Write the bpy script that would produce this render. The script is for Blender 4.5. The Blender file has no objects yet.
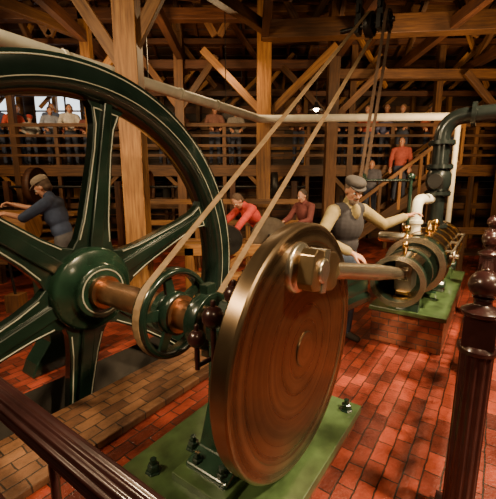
import bpy, bmesh, math, random
import numpy as np
from mathutils import Vector, Matrix
random.seed(7)
V=Vector
# ------------------------------------------------------------------ materials
def newmat(name):
    m=bpy.data.materials.new(name); m.use_nodes=True
    nt=m.node_tree; b=nt.nodes['Principled BSDF']
    return m,nt,b
def ramp(nt,stops):
    r=nt.nodes.new('ShaderNodeValToRGB'); e=r.color_ramp.elements
    e[0].position=stops[0][0]; e[0].color=(*stops[0][1],1)
    e[1].position=stops[-1][0]; e[1].color=(*stops[-1][1],1)
    for p,c in stops[1:-1]:
        x=e.new(p); x.color=(*c,1)
    return r
def noise(nt,vec,scale,detail=4,rough=.55):
    n=nt.nodes.new('ShaderNodeTexNoise'); n.inputs['Scale'].default_value=scale
    n.inputs['Detail'].default_value=detail; n.inputs['Roughness'].default_value=rough
    nt.links.new(vec,n.inputs['Vector']); return n
def mapping(nt,src,scale=(1,1,1),rot=(0,0,0),loc=(0,0,0)):
    m=nt.nodes.new('ShaderNodeMapping'); m.inputs['Scale'].default_value=scale
    m.inputs['Rotation'].default_value=rot; m.inputs['Location'].default_value=loc
    nt.links.new(src,m.inputs['Vector']); return m.outputs[0]
def bump(nt,b,h,strength=.2,dist=.01):
    k=nt.nodes.new('ShaderNodeBump'); k.inputs['Strength'].default_value=strength
    k.inputs['Distance'].default_value=dist
    nt.links.new(h,k.inputs['Height']); nt.links.new(k.outputs[0],b.inputs['Normal'])
def paint(name,col,rough=.35,metal=0,var=.25,scale=6,coat=0,bs=.08):
    m,nt,b=newmat(name); tc=nt.nodes.new('ShaderNodeTexCoord')
    n=noise(nt,tc.outputs['Object'],scale,5)
    lo=tuple(c*(1-var) for c in col); hi=tuple(min(1,c*(1+var)) for c in col)
    r=ramp(nt,[(.3,lo),(.7,hi)]); nt.links.new(n.outputs[0],r.inputs[0]); nt.links.new(r.outputs[0],b.inputs['Base Color'])
    b.inputs['Metallic'].default_value=metal; b.inputs['Roughness'].default_value=rough
    if coat: b.inputs['Coat Weight'].default_value=coat; b.inputs['Coat Roughness'].default_value=.12
    n2=noise(nt,tc.outputs['Object'],scale*9,3); bump(nt,b,n2.outputs[0],bs,.004)
    return m
def wood(name,dark,mid,light,rough=.62):
    m,nt,b=newmat(name); tc=nt.nodes.new('ShaderNodeTexCoord')
    v=mapping(nt,tc.outputs['UV'],(1.2,16,1)); n=noise(nt,v,1.6,7,.62)
    r=ramp(nt,[(.25,dark),(.5,mid),(.78,light)]); nt.links.new(n.outputs[0],r.inputs[0])
    v2=mapping(nt,tc.outputs['UV'],(.35,.35,1)); n2=noise(nt,v2,1.3,4)
    r2=ramp(nt,[(.3,(.24,.21,.19)),(.7,(1.25,1.18,1.1))]); nt.links.new(n2.outputs[0],r2.inputs[0])
    mx=nt.nodes.new('ShaderNodeMix'); mx.data_type='RGBA'; mx.blend_type='MULTIPLY'; mx.inputs[0].default_value=1
    nt.links.new(r.outputs[0],mx.inputs[6]); nt.links.new(r2.outputs[0],mx.inputs[7])
    nt.links.new(mx.outputs[2],b.inputs['Base Color']); b.inputs['Roughness'].default_value=rough
    bump(nt,b,n.outputs[0],.4,.008); return m
def brick(name,c1,c2,mortar,rot=0,coord='Object',rough=.45,bw=.205,rh=.105,swz=False):
    m,nt,b=newmat(name); tc=nt.nodes.new('ShaderNodeTexCoord')
    if swz:
        sep=nt.nodes.new('ShaderNodeSeparateXYZ'); nt.links.new(tc.outputs[coord],sep.inputs[0])
        add=nt.nodes.new('ShaderNodeMath'); nt.links.new(sep.outputs[0],add.inputs[0]); nt.links.new(sep.outputs[1],add.inputs[1])
        cb=nt.nodes.new('ShaderNodeCombineXYZ'); nt.links.new(add.outputs[0],cb.inputs[0]); nt.links.new(sep.outputs[2],cb.inputs[1])
        vec=cb.outputs[0]
    else: vec=mapping(nt,tc.outputs[coord],(1,1,1),(0,0,rot))
    wn=noise(nt,vec,7,2); sub=nt.nodes.new('ShaderNodeVectorMath'); sub.operation='MULTIPLY_ADD'
    nt.links.new(wn.outputs['Color'],sub.inputs[0]); sub.inputs[1].default_value=(.022,.022,0); nt.links.new(vec,sub.inputs[2])
    t=nt.nodes.new('ShaderNodeTexBrick'); nt.links.new(sub.outputs[0],t.inputs['Vector'])
    t.inputs['Scale'].default_value=1; t.inputs['Brick Width'].default_value=bw; t.inputs['Row Height'].default_value=rh
    t.inputs['Mortar Size'].default_value=.0055; t.inputs['Mortar Smooth'].default_value=.3; t.inputs['Bias'].default_value=-.05
    t.inputs['Color1'].default_value=(*c1,1); t.inputs['Color2'].default_value=(*c2,1); t.inputs['Mortar'].default_value=(*mortar,1)
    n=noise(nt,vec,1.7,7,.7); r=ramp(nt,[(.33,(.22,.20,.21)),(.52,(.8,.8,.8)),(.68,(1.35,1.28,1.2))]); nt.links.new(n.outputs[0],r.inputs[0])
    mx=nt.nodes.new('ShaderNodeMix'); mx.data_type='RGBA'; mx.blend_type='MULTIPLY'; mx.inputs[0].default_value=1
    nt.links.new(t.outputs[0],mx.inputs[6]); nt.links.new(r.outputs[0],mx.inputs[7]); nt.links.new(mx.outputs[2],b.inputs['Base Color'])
    rr=nt.nodes.new('ShaderNodeMapRange'); rr.inputs['To Min'].default_value=rough-.12; rr.inputs['To Max'].default_value=rough+.25
    nt.links.new(n.outputs[0],rr.inputs[0]); nt.links.new(rr.outputs[0],b.inputs['Roughness'])
    n3=noise(nt,vec,40,4); ad=nt.nodes.new('ShaderNodeMath'); ad.operation='MULTIPLY_ADD'
    nt.links.new(t.outputs['Fac'],ad.inputs[0]); ad.inputs[1].default_value=-1.2; nt.links.new(n3.outputs[0],ad.inputs[2])
    bump(nt,b,ad.outputs[0],.6,.009); return m
def emit(name,col,s):
    m,nt,b=newmat(name); b.inputs['Base Color'].default_value=(*col,1)
    b.inputs['Emission Color'].default_value=(*col,1); b.inputs['Emission Strength'].default_value=s; return m
def disc_metal(name):
    m,nt,b=newmat(name); tc=nt.nodes.new('ShaderNodeTexCoord')
    sep=nt.nodes.new('ShaderNodeVectorMath'); sep.operation='MULTIPLY'; sep.inputs[1].default_value=(1,0,1); nt.links.new(tc.outputs['Object'],sep.inputs[0])
    ln=nt.nodes.new('ShaderNodeVectorMath'); ln.operation='LENGTH'; nt.links.new(sep.outputs[0],ln.inputs[0])
    n1=nt.nodes.new('ShaderNodeTexNoise'); n1.noise_dimensions='1D'; n1.inputs['Scale'].default_value=22; n1.inputs['Detail'].default_value=5
    nt.links.new(ln.outputs['Value'],n1.inputs['W'])
    r=ramp(nt,[(.25,(.17,.115,.07)),(.5,(.25,.175,.11)),(.75,(.34,.25,.16))]); nt.links.new(n1.outputs[0],r.inputs[0])
    n=noise(nt,tc.outputs['Object'],1.8,4); r2=ramp(nt,[(.3,(.5,.46,.44)),(.7,(1.15,1.1,1.04))]); nt.links.new(n.outputs[0],r2.inputs[0])
    mx=nt.nodes.new('ShaderNodeMix'); mx.data_type='RGBA'; mx.blend_type='MULTIPLY'; mx.inputs[0].default_value=1
    nt.links.new(r.outputs[0],mx.inputs[6]); nt.links.new(r2.outputs[0],mx.inputs[7]); nt.links.new(mx.outputs[2],b.inputs['Base Color'])
    b.inputs['Metallic'].default_value=.95
    mr=nt.nodes.new('ShaderNodeMapRange'); mr.inputs['To Min'].default_value=.22; mr.inputs['To Max'].default_value=.36; nt.links.new(n1.outputs[0],mr.inputs[0]); nt.links.new(mr.outputs[0],b.inputs['Roughness'])
    b.inputs['Anisotropic'].default_value=.5
    bump(nt,b,n1.outputs[0],.05,.004); return m

M={}
M['green']=paint('green_enamel',(.015,.042,.025),.24,0,.4,5,.6)
M['dkgreen']=paint('dark_green_enamel',(.009,.022,.015),.24,0,.4,4,.6)
M['base']=paint('green_floor_plate',(.055,.095,.036),.34,0,.5,6,.4)
M['rim']=paint('rim_paint',(.013,.028,.022),.2,.35,.4,3,.8)
M['cream']=paint('cream_pinstripe',(.46,.44,.36),.4,0,.15)
M['steel']=paint('worn_steel',(.42,.36,.29),.3,.95,.25,9)
M['lag']=paint('blued_cylinder_lagging',(.33,.27,.20),.2,1,.35,5)
M['brsteel']=paint('bright_steel',(.66,.58,.46),.26,.95,.15,9)
M['copper']=paint('oiled_shaft_steel',(.38,.20,.11),.28,.9,.35,7)
M['disc']=disc_metal('turned_crank_disc')
M['brass']=paint('brass',(.70,.42,.14),.25,1,.15)
M['bronze']=paint('bronze_strap',(.45,.31,.17),.28,.95,.25)
M['black']=paint('black_iron',(.02,.018,.017),.4,.4,.3)
M['maroon']=paint('maroon_iron',(.035,.012,.012),.28,.2,.35,8,.5)
M['belt']=paint('leather_belt',(.20,.125,.065),.6,0,.25,12)
M['dbelt']=paint('dark_leather_belt',(.09,.05,.03),.6,0,.25,12)
M['white']=paint('white_pipe_lagging',(.68,.64,.52),.6,0,.12,6)
M['pipegreen']=paint('dark_steam_pipe',(.014,.019,.018),.3,.2,.3,6,.5)
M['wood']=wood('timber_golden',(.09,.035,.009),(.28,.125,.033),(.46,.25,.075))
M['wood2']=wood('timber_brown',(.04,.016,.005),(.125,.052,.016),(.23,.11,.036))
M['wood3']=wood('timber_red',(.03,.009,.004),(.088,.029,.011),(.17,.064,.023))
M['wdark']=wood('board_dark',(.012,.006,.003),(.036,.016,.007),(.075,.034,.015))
ANG=math.atan2(.818,.575)
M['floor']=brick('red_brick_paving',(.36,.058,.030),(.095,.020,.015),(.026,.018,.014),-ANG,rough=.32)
M['ledge']=brick('tan_brick_paving',(.28,.13,.06),(.12,.052,.028),(.04,.027,.018),0,rough=.5)
M['brickv']=brick('brick_plinth',(.33,.09,.045),(.16,.045,.03),(.08,.06,.045),0,rh=.075,swz=True,rough=.5)
M['pit']=paint('pit_masonry',(.04,.032,.026),.8,0,.4,4)
M['skin']=paint('skin',(.50,.24,.15),.5,0,.08)
M['lips']=paint('lips',(.36,.12,.09),.45,0,.05)
M['eyew']=paint('eye_white',(.8,.78,.72),.3,0,.02)
M['eyed']=paint('eye_pupil',(.03,.02,.015),.2,0,.02)
M['glass']=emit('window_daylight',(.66,.74,.8),2.6)
M['bulb']=emit('lamp_bulb',(1,.72,.4),60)
_cl={}
def cloth(col):
    if col not in _cl: _cl[col]=paint('cloth_%d'%len(_cl),col,.85,0,.2,18,0,.3)
    return _cl[col]
# ------------------------------------------------------------------ mesh builder
class MB:
    def __init__(s): s.v=[];s.f=[];s.m=[];s.s=[];s.uv=[]
    def add(s,vs,fs,mi=0,smooth=False,uvs=None):
        o=len(s.v); s.v+= [tuple(x) for x in vs]
        for k,f in enumerate(fs):
            s.f.append([i+o for i in f]); s.m.append(mi); s.s.append(smooth)
            if uvs: s.uv.append(uvs[k])
            else: s.uv.append([((vs[i][0]+vs[i][2]),(vs[i][1]+vs[i][2]*.5)) for i in f])
    def obox(s,c,hx,hy,hz,L,mi=0):
        c=V(c); ou=random.uniform(0,90); ov=random.uniform(0,90)
        vs=[c+sx*hx+sy*hy+sz*hz for sx in(-1,1) for sy in(-1,1) for sz in(-1,1)]
        fs=[(0,1,3,2),(4,6,7,5),(0,4,5,1),(2,3,7,6),(0,2,6,4),(1,5,7,3)]
        lx,ly,lz=hx.length,hy.length,hz.length
        def co(i):
            return ((1 if i&4 else -1)*lx,(1 if i&2 else -1)*ly,(1 if i&1 else -1)*lz)
        uv=[]
        for k,f in enumerate(fs):
            r=[]
            for i in f:
                a,b_,c_=co(i)
                if k<2: r.append((ou+b_,ov+c_))
                elif k<4: r.append((ou+a,ov+c_))
                else: r.append((ou+a,ov+b_+3))
            uv.append(r)
        s.add(vs,fs,mi,False,uv)
    def box(s,c,size,mi=0,rz=0):
        R=Matrix.Rotation(rz,3,'Z')
        dims=[(size[0],V((1,0,0))),(size[1],V((0,1,0))),(size[2],V((0,0,1)))]
        k=max(range(3),key=lambda i:size[i]); o=[k,(k+1)%3,(k+2)%3]
        h=[R@(dims[i][1]*dims[i][0]/2) for i in o]; s.obox(c,h[0],h[1],h[2],1,mi)
    def beam(s,p0,p1,w,h,mi=0,up=(0,0,1)):
        p0=V(p0);p1=V(p1); d=p1-p0; L=d.length; d.normalize(); up=V(up)
        if abs(d.dot(up))>.98: up=V((0,1,0))
        x=d.cross(up).normalized(); y=x.cross(d).normalized()
        s.obox((p0+p1)/2,d*L/2,x*w/2,y*h/2,1,mi)
    def lathe(s,o,ax,prof,n=32,mi=0,smooth=True,closed=False,caps=True,a0=0):
        o=V(o);ax=V(ax).normalized(); t=V((0,0,1)) if abs(ax.z)<.9 else V((1,0,0))
        x=ax.cross(t).normalized(); y=ax.cross(x)
        vs=[];fs=[]
        for (d,r) in prof:
            for i in range(n):
                a=2*math.pi*i/n+a0; vs.append(o+ax*d+(x*math.cos(a)+y*math.sin(a))*r)
        k=len(prof); rng=range(k) if closed else range(k-1)
        for j in rng:
            j2=(j+1)%k
            for i in range(n):
                i2=(i+1)%n; fs.append((j*n+i,j*n+i2,j2*n+i2,j2*n+i))
        s.add(vs,fs,mi,smooth)
        if caps and not closed:
            s.add(vs[:n],[tuple(range(n))],mi,False); s.add(vs[-n:],[tuple(reversed(range(n)))],mi,False)
    def cyl(s,p0,p1,r0,r1=None,n=20,mi=0,smooth=True):
        if r1 is None:r1=r0
        p0=V(p0);p1=V(p1); L=(p1-p0).length
        s.lathe(p0,p1-p0,[(0,r0),(L,r1)],n,mi,smooth)
    def sphere(s,c,r,mi=0,n=20,m=12,R=None):
        if not hasattr(r,'__len__'): r=(r,r,r)
        c=V(c); vs=[];fs=[]
        for j in range(1,m):
            ph=math.pi*j/m
            for i in range(n):
                a=2*math.pi*i/n; p=V((r[0]*math.sin(ph)*math.cos(a),r[1]*math.sin(ph)*math.sin(a),r[2]*math.cos(ph)))
                vs.append(c+(R@p if R else p))
        tp=V((0,0,r[2]));bt=V((0,0,-r[2]))
        vs.append(c+(R@tp if R else tp)); vs.append(c+(R@bt if R else bt)); T=len(vs)-2
        for j in range(m-2):
            for i in range(n):
                i2=(i+1)%n; fs.append((j*n+i,(j+1)*n+i,(j+1)*n+i2,j*n+i2))
        for i in range(n):
            i2=(i+1)%n; fs.append((T,i,i2)); fs.append((T+1,(m-2)*n+i2,(m-2)*n+i))
        s.add(vs,fs,mi,True)
    def tube(s,pts,r,n=14,mi=0):
        pts=[V(p) for p in pts]; rs=r if hasattr(r,'__len__') else [r]*len(pts)
        d=(pts[1]-pts[0]).normalized(); t=V((0,0,1)) if abs(d.z)<.9 else V((1,0,0)); x=d.cross(t).normalized()
        vs=[];fs=[]
        for k,p in enumerate(pts):
            if k==0: d=(pts[1]-p)
            elif k==len(pts)-1: d=p-pts[k-1]
            else: d=(pts[k+1]-p).normalized()+(p-pts[k-1]).normalized()
            d.normalize(); x=(x-d*x.dot(d)).normalized(); y=d.cross(x)
            for i in range(n):
                a=2*math.pi*i/n; vs.append(p+(x*math.cos(a)+y*math.sin(a))*rs[k])
        for k in range(len(pts)-1):
            for i in range(n):
                i2=(i+1)%n; fs.append((k*n+i,k*n+i2,(k+1)*n+i2,(k+1)*n+i))
        s.add(vs,fs,mi,True)
        s.add(vs[:n],[tuple(reversed(range(n)))],mi); s.add(vs[-n:],[tuple(range(n))],mi)
    def prism(s,poly,o,ux,uy,th,mi=0):
        o=V(o);ux=V(ux);uy=V(uy);th=V(th); n=len(poly)
        a=[o+ux*p[0]+uy*p[1]-th/2 for p in poly]; b=[p+th for p in a]
        fs=[tuple(range(n)),tuple(reversed(range(n,2*n)))]+[(i,(i+1)%n,(i+1)%n+n,i+n) for i in range(n)]
        s.add(a+b,fs,mi)
    def strip(s,pts,wdir,w,mi=0,th=.006):
        pts=[V(p) for p in pts]; wd=V(wdir).normalized(); vs=[];fs=[]
        for k,p in enumerate(pts):
            a=pts[max(0,k-1)];b=pts[min(len(pts)-1,k+1)]; t=(b-a).normalized(); nn=t.cross(wd).normalized()
            for sx,sy in((-1,-1),(1,-1),(1,1),(-1,1)): vs.append(p+wd*w/2*sx+nn*th/2*sy)
        for k in range(len(pts)-1):
            for i in range(4):
                j=(i+1)%4; fs.append((k*4+i,k*4+j,k*4+4+j,k*4+4+i))
        fs.append((3,2,1,0)); e=(len(pts)-1)*4; fs.append((e,e+1,e+2,e+3))
        s.add(vs,fs,mi,False)
    def obj(s,name,mats,parent=None,loc=(0,0,0),bevel=0,fixn=True):
        me=bpy.data.meshes.new(name); me.from_pydata(s.v,[],s.f)
        for m in mats: me.materials.append(M[m] if isinstance(m,str) else m)
        me.polygons.foreach_set('material_index',s.m); me.polygons.foreach_set('use_smooth',s.s)
        uvl=me.uv_layers.new(name='UVMap'); flat=[]
        for r in s.uv:
            for a in r: flat+= [a[0],a[1]]
        uvl.data.foreach_set('uv',flat)
        if fixn:
            bm=bmesh.new(); bm.from_mesh(me); bmesh.ops.recalc_face_normals(bm,faces=bm.faces); bm.to_mesh(me); bm.free()
        me.update()
        o=bpy.data.objects.new(name,me); bpy.context.scene.collection.objects.link(o); o.location=loc
        if parent: o.parent=parent
        if bevel:
            b=o.modifiers.new('bevel','BEVEL'); b.width=bevel; b.segments=2; b.limit_method='ANGLE'; b.angle_limit=math.radians(40)
        return o
def empty(name,mat=None):
    e=bpy.data.objects.new(name,None); bpy.context.scene.collection.objects.link(e); e.empty_display_size=.2
    if mat is not None: e.matrix_world=mat
    return e
# engine frame : x toward cylinder, y toward flywheel, z up
ENG=Matrix.Translation((.305,1.809,0))@Matrix.Rotation(ANG,4,'Z')
def EW(x,y,z): return ENG@V((x,y,z))
AX=.9
# ------------------------------------------------------------------ camera
cam=bpy.data.cameras.new('camera'); co=bpy.data.objects.new('camera',cam); bpy.context.scene.collection.objects.link(co)
co.location=(0,0,1.8); co.rotation_euler=(math.radians(90-10.45),0,0); cam.sensor_fit='HORIZONTAL'; cam.sensor_width=36; cam.lens=25.4
cam.clip_start=.05
bpy.context.scene.camera=co
# ------------------------------------------------------------------ floor with flywheel pit
X0,X1,Y0,Y1=-9,9,-4,12
def floor():
    bm=bmesh.new()
    o=[bm.verts.new((x,y,0)) for x,y in((X0,Y0),(X1,Y0),(X1,Y1),(X0,Y1))]
    pit=[EW(x,y,0) for x,y in((-1.98,1.86),(1.98,1.86),(1.98,2.42),(-1.98,2.42))]
    i=[bm.verts.new(p) for p in pit]
    es=[bm.edges.new((o[k],o[(k+1)%4])) for k in range(4)]+[bm.edges.new((i[k],i[(k+1)%4])) for k in range(4)]
    bmesh.ops.triangle_fill(bm,edges=es,use_beauty=True)
    low=[bm.verts.new(p+V((0,0,-1.2))) for p in pit]
    for k in range(4):
        f=bm.faces.new((i[k],i[(k+1)%4],low[(k+1)%4],low[k])); f.material_index=1
    f=bm.faces.new(low); f.material_index=1
    for f in bm.faces:
        if f.material_index==0 and f.normal.z<0: f.normal_flip()
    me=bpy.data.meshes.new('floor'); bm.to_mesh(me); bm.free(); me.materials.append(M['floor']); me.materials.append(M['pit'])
    ob=bpy.data.objects.new('floor',me); bpy.context.scene.collection.objects.link(ob)
floor()
e=empty('brick_kerb',ENG); b=MB(); b.box((0,1.56,.03),(4.4,.58,.06)); b.obj('kerb_course',['ledge'],e,bevel=.01)
# ------------------------------------------------------------------ shell
def zr(y): return 4.9+(12-y)*.45 if y>4 else 8.5-(4-y)*.45
b=MB()
z=0
while z<4.9:
    x=X0
    while x<X1:
        L=random.choice([3,3.6,4.2]); x2=min(X1,x+L)
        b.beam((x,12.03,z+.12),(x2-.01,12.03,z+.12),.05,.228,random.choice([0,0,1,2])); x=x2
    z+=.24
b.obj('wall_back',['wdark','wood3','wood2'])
for nm,x in(('wall_left',X0-.03),('wall_right',X1+.03)):
    b=MB(); y=Y0
    while y<Y1:
        b.beam((x,y+.15,0),(x,y+.15,zr(y+.15)-.05),.28,.05,random.randrange(2),up=(1,0,0)); y+=.3
    b.obj(nm,['wdark','wood3'])
b=MB(); x=X0
while x<X1:
    b.beam((x+.15,Y0-.03,0),(x+.15,Y0-.03,4.85),.28,.05,random.randrange(2),up=(0,1,0)); x+=.3
b.obj('wall_front',['wdark','wood3'])
b=MB()
def roofside(ya,yb):
    n=int(abs(yb-ya)/.26); 
    for i in range(n):
        y=ya+(yb-ya)*(i+.5)/n; x=X0
        while x<X1:
            x2=min(X1,x+random.choice([2.4,3.2,4.0])); sl=V((0,yb-ya,zr(yb)-zr(ya))).normalized()
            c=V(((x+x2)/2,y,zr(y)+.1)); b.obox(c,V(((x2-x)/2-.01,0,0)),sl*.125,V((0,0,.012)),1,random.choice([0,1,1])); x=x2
roofside(12,4); roofside(-4,4)
x=X0+.2
while x<X1:
    b.beam((x,12,zr(12)),(x,4,zr(4)),.07,.17,random.choice([3,2,2] if x>0 else [1,2,1])); b.beam((x,-4,zr(-4)),(x,4,zr(4)),.07,.17,1); x+=.62
for y in(10.9,9.3,7.7,6): b.beam((X0,y,zr(y)-.17),(X1,y,zr(y)-.17),.16,.18,2)
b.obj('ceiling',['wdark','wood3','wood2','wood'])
for k,(cx,w) in enumerate(((-6.15,1.5),(-7.9,1.2))):
    e=empty('window_%d'%(k+1)); b=MB(); b.box((cx,11.98,4.15),(w,.02,.95),0)
    for i in range(4): b.box((cx-w/2+w*i/3,11.96,4.15),(.05,.05,.95),1)
    for i in range(3): b.box((cx,11.955,3.68+.47*i),(w+.06,.05,.05),1)
    b.obj('sash',['glass','wood2'],e)
# ------------------------------------------------------------------ timber frame
def post(name,x,y,z1,w=.28,z0=0,mat='wood',braces=()):
    e=empty(name); b=MB(); b.beam((x,y,z0),(x,y,z1),w,w)
    for (dx,dy,za,zb) in braces: b.beam((x,y,za),(x+dx,y+dy,zb),.1,.15)
    b.obj('post_and_braces',[mat],e,bevel=.008)
post('timber_post',-1.45,4.62,6.2,.27,braces=((1.15,0,3.35,5.3),(-1.3,0,3.1,5.1)))
post('timber_post',.34,8.0,6.3,.3,braces=((1.5,-.1,3.2,4.65),(-1.3,0,3.3,4.6)))
post('timber_post',-1.65,9.0,5.9,.22,mat='wood2',braces=((.9,0,3.6,4.8),(-.9,0,3.6,4.8)))
post('timber_post',2.0,8.8,5.9,.26,mat='wood2',braces=((1.2,0,3.3,4.5),(-1.2,0,3.3,4.5)))
post('timber_post',-3.4,8.0,6.5,.2,braces=((.9,0,3.8,4.9),))
post('timber_post',6.3,8.8,4.6,.26,mat='wood2',braces=((-1.2,0,3.2,4.4),))
def tim(name,p0,p1,w,h,mat='wood'):
    b=MB(); b.beam(p0,p1,w,h); b.obj(name,[mat],bevel=.008)
tim('tie_beam',(-9,8.0,5.25),(.3,8.0,5.25),.2,.22,'wood3')
tim('tie_beam',(.3,7.8,4.86),(9,6.9,4.86),.28,.34,'wood2')
tim('tie_beam',(1.5,9.2,4.45),(9,9.2,4.45),.22,.22,'wood2')
tim('tie_beam',(-9,9.3,4.7),(2.2,9.3,4.7),.2,.2,'wood3')
tim('tie_beam',(-1.2,4.6,4.5),(.45,8,4.95),.16,.2,'wood2')
tim('tie_beam',(-3.5,8,4.9),(-5.5,4.6,4.9),.16,.2,'wood2')
e=empty('roof_truss'); b=MB()
for x in(-7,-5.2,-3.4,-1.6,.34,2.1,3.9,5.7):
    b.beam((x,11.9,4.75),(x,5.2,4.85),.14,.2,0); b.beam((x,9.5,4.8),(x,7.6,6.7),.1,.14,1); b.beam((x,6.6,4.9),(x,7.6,6.7),.1,.14,1)
for x in(-6,-4.2,-2.5,-.6,1.2,3,4.8):
    b.beam((x,8.1,4.9),(x+.9,8.1,6.4),.07,.14,1); b.beam((x+1.8,8.1,4.9),(x+.9,8.1,6.4),.07,.14,1)
for x in(-8,-6.6,-5.1,-3.7,-2.3,-.9,.8,2.3,3.8,5.2,6.6):
    sgn=random.choice([-1,1])
    b.beam((x,10.3,4.45),(x+1.2*sgn,9.6,5.75),.07,.12,random.choice([0,1,2])); b.beam((x,7.2,5.2),(x+.9*sgn,8.6,5.9),.07,.12,random.choice([0,1]))
    b.beam((x+.3,11.2,4.1),(x+1.2,11.2,4.95),.06,.1,2)
for z,y in((5.45,9.9),(4.35,10.6),(5.9,8.8)): b.beam((-9,y,z),(9,y,z),.1,.13,0)
b.obj('members',['wood3','wood2','wood'],e)
# ------------------------------------------------------------------ balcony with railing
BZ=2.35
e=empty('balcony'); b=MB(); x=X0
b.beam((X0,10.0,BZ-.16),(X1,10.0,BZ-.16),.12,.3,1)
y=10.05
while y<12: b.beam((X0,y+.1,BZ-.02),(X1,y+.1,BZ-.02),.19,.04,2); y+=.2
x=X0+.3
k=0
while x<X1:
    b.beam((x,10.0,0),(x,10.0,zr(10)-.1 if k%2==0 else 3.42),.16 if k%2==0 else .1,.16 if k%2==0 else .1,1)
    if k%2==0:
        b.beam((x,10.0,1.6),(x+.55,10.0,2.15),.07,.1,0); b.beam((x,10.0,1.6),(x-.55,10.0,2.15),.07,.1,0)
        b.beam((x,10.0,4.4),(x+.7,10.0,5.2),.07,.1,0)
    x+=1.15; k+=1
for z,h in((3.4,.09),(3.12,.07),(2.86,.07),(2.6,.07)): b.beam((X0,9.94,z),(X1,9.94,z),.04,h,1)
b.beam((X0,10.3,1.2),(X1,10.3,1.2),.05,.16,1)
b.obj('balcony_frame',['wood','wood2','wood3'],e)
e=empty('wall_framing'); b=MB()
x=X0+.5
while x<X1: b.beam((x,11.9,0),(x,11.9,4.85),.12,.14,random.choice([0,1])); x+=1.15
for z in(3.0,3.62,4.72): b.beam((X0,11.88,z),(X1,11.88,z),.1,.14,random.choice([0,1]))
x=X0+.5
while x<X1-1.2: b.beam((x,11.85,3.65),(x+1.1,11.85,4.7),.06,.1,0) if abs(x+.5+6.5)>1.7 else None; x+=2.3
b.obj('studs_and_girts',['wood','wood2'],e)
e=empty('wooden_stair'); b=MB()
sa=V((2.4,9.5,.0)); sb=V((5.4,9.5,2.3))
for y in(9.17,9.82): b.beam((sa.x,y,.14),(sb.x,y,2.34),.06,.26,0); b.beam((sa.x,y,1.0),(sb.x,y,3.3),.06,.09,1)
for k in range(12):
    f=(k+.5)/12; b.box((sa.x+(sb.x-sa.x)*f,9.5,.08+2.3*f),(.27,.62,.04),0)
for k in range(7):
    f=k/6
    for y in(9.17,9.82): b.beam((sa.x+3*f,y,2.3*f+.02),(sa.x+3*f,y,2.3*f+1.0),.07,.07,1)
b.obj('stringers_and_treads',['wood2','wood'],e)
e=empty('line_shaft'); b=MB()
b.lathe((-7.5,9.3,1.75),(1,0,0),[(0,.035),(9.0,.035)],16,0)
for x,r in((-7,.35),(-5.6,.5),(-4.1,.28),(-2.7,.42),(-1.2,.3),(.6,.38)):
    b.lathe((x,9.3,1.75),(1,0,0),[(0,r-.02),(.0,r),(.16,r),(.16,r-.02)],32,0 if r<.4 else 1,closed=True)
    b.lathe((x,9.3,1.75),(1,0,0),[(.06,r-.01),(.09,r-.01)],32,1)
for x in(-6.3,-3.4,-.4,1.2): b.beam((x,9.3,0),(x,9.3,1.9),.14,.14,1)
b.obj('shaft_pulleys_and_stands',['black','wood3'],e)
e=empty('storage_shelf'); b=MB()
for x in(-5.5,-3.9,-2.3,-.7): b.beam((x,11.1,0),(x,11.1,1.9),.08,.5,0,up=(0,1,0))
for z in(.4,.9,1.4,1.85): b.beam((-5.6,11.1,z),(-.6,11.1,z),.5,.04,0)
for k in range(46):
    z=random.choice([.42,.92,1.42]); x=random.uniform(-5.3,-.9); h=random.uniform(.12,.34); b.box((x,11.05+random.uniform(-.1,.1),z+h/2),(random.uniform(.1,.35),.25,h),random.choice([0,1,2]))
b.obj('shelf_with_stores',['wood2','black','wood'],e)
# ------------------------------------------------------------------ flywheel
FY=2.13
fw=empty('flywheel',ENG)
b=MB()
b.lathe((0,FY,AX),(0,1,0),[(-.16,1.87),(.16,1.87),(.165,1.82),(.16,1.68),(.12,1.63),(.03,1.60),(-.03,1.60),(-.12,1.63),(-.16,1.68),(-.165,1.82)],160,0,True,True)
b.obj('rim',['rim'],fw)
b=MB()
for r,w in((1.835,.010),(1.70,.008)):
    b.lathe((0,FY,AX),(0,1,0),[(-.166,r-w/2),(-.169,r-w/2),(-.169,r+w/2),(-.166,r+w/2)],160,0,True,True)
b.obj('rim_pinstripes',['cream'],fw)
b=MB()
b.lathe((0,FY,AX),(0,1,0),[(-.24,.12),(-.24,.22),(-.225,.235),(-.15,.245),(-.13,.34),(-.1,.37),(.1,.37),(.13,.34),(.15,.245),(.225,.235),(.24,.22),(.24,.12)],64,0,True,caps=False)
b.lathe((0,FY,AX),(0,1,0),[(-.242,.185),(-.246,.185),(-.246,.197),(-.242,.197)],64,1,True,True)
b.obj('hub',['green','cream'],fw)
b=MB(); s=MB()
pr=[(.30,.22),(.42,.165),(.6,.135),(.9,.115),(1.2,.10),(1.42,.105),(1.55,.14),(1.66,.23)]
for k in range(6):
    a=math.radians(80+60*k); ux=V((math.cos(a),0,math.sin(a))); uy=V((-math.sin(a),0,math.cos(a)))
    poly=[(x,w) for x,w in pr]+[(x,-w) for x,w in reversed(pr)]
    b.prism(poly,(0,FY,AX),ux,uy,(0,.10,0))
    b.prism([(.35,.06),(1.62,.04),(1.62,-.04),(.35,-.06)],(0,FY,AX),ux,uy,(0,.17,0))
    for sg in(-1,1):
        pp=[(V((0,FY-.052,AX))+ux*x+uy*(w-.022)*sg) for x,w in pr[1:-1]]
        s.tube(pp,.006,6)
    s.tube([V((0,FY-.052,AX))+ux*1.55+uy*q for q in(-.12,-.05,0,.05,.12)],.006,6)
b.obj('spokes',['dkgreen'],fw,bevel=.012); s.obj('spoke_pinstripes',['cream'],fw)
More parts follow.
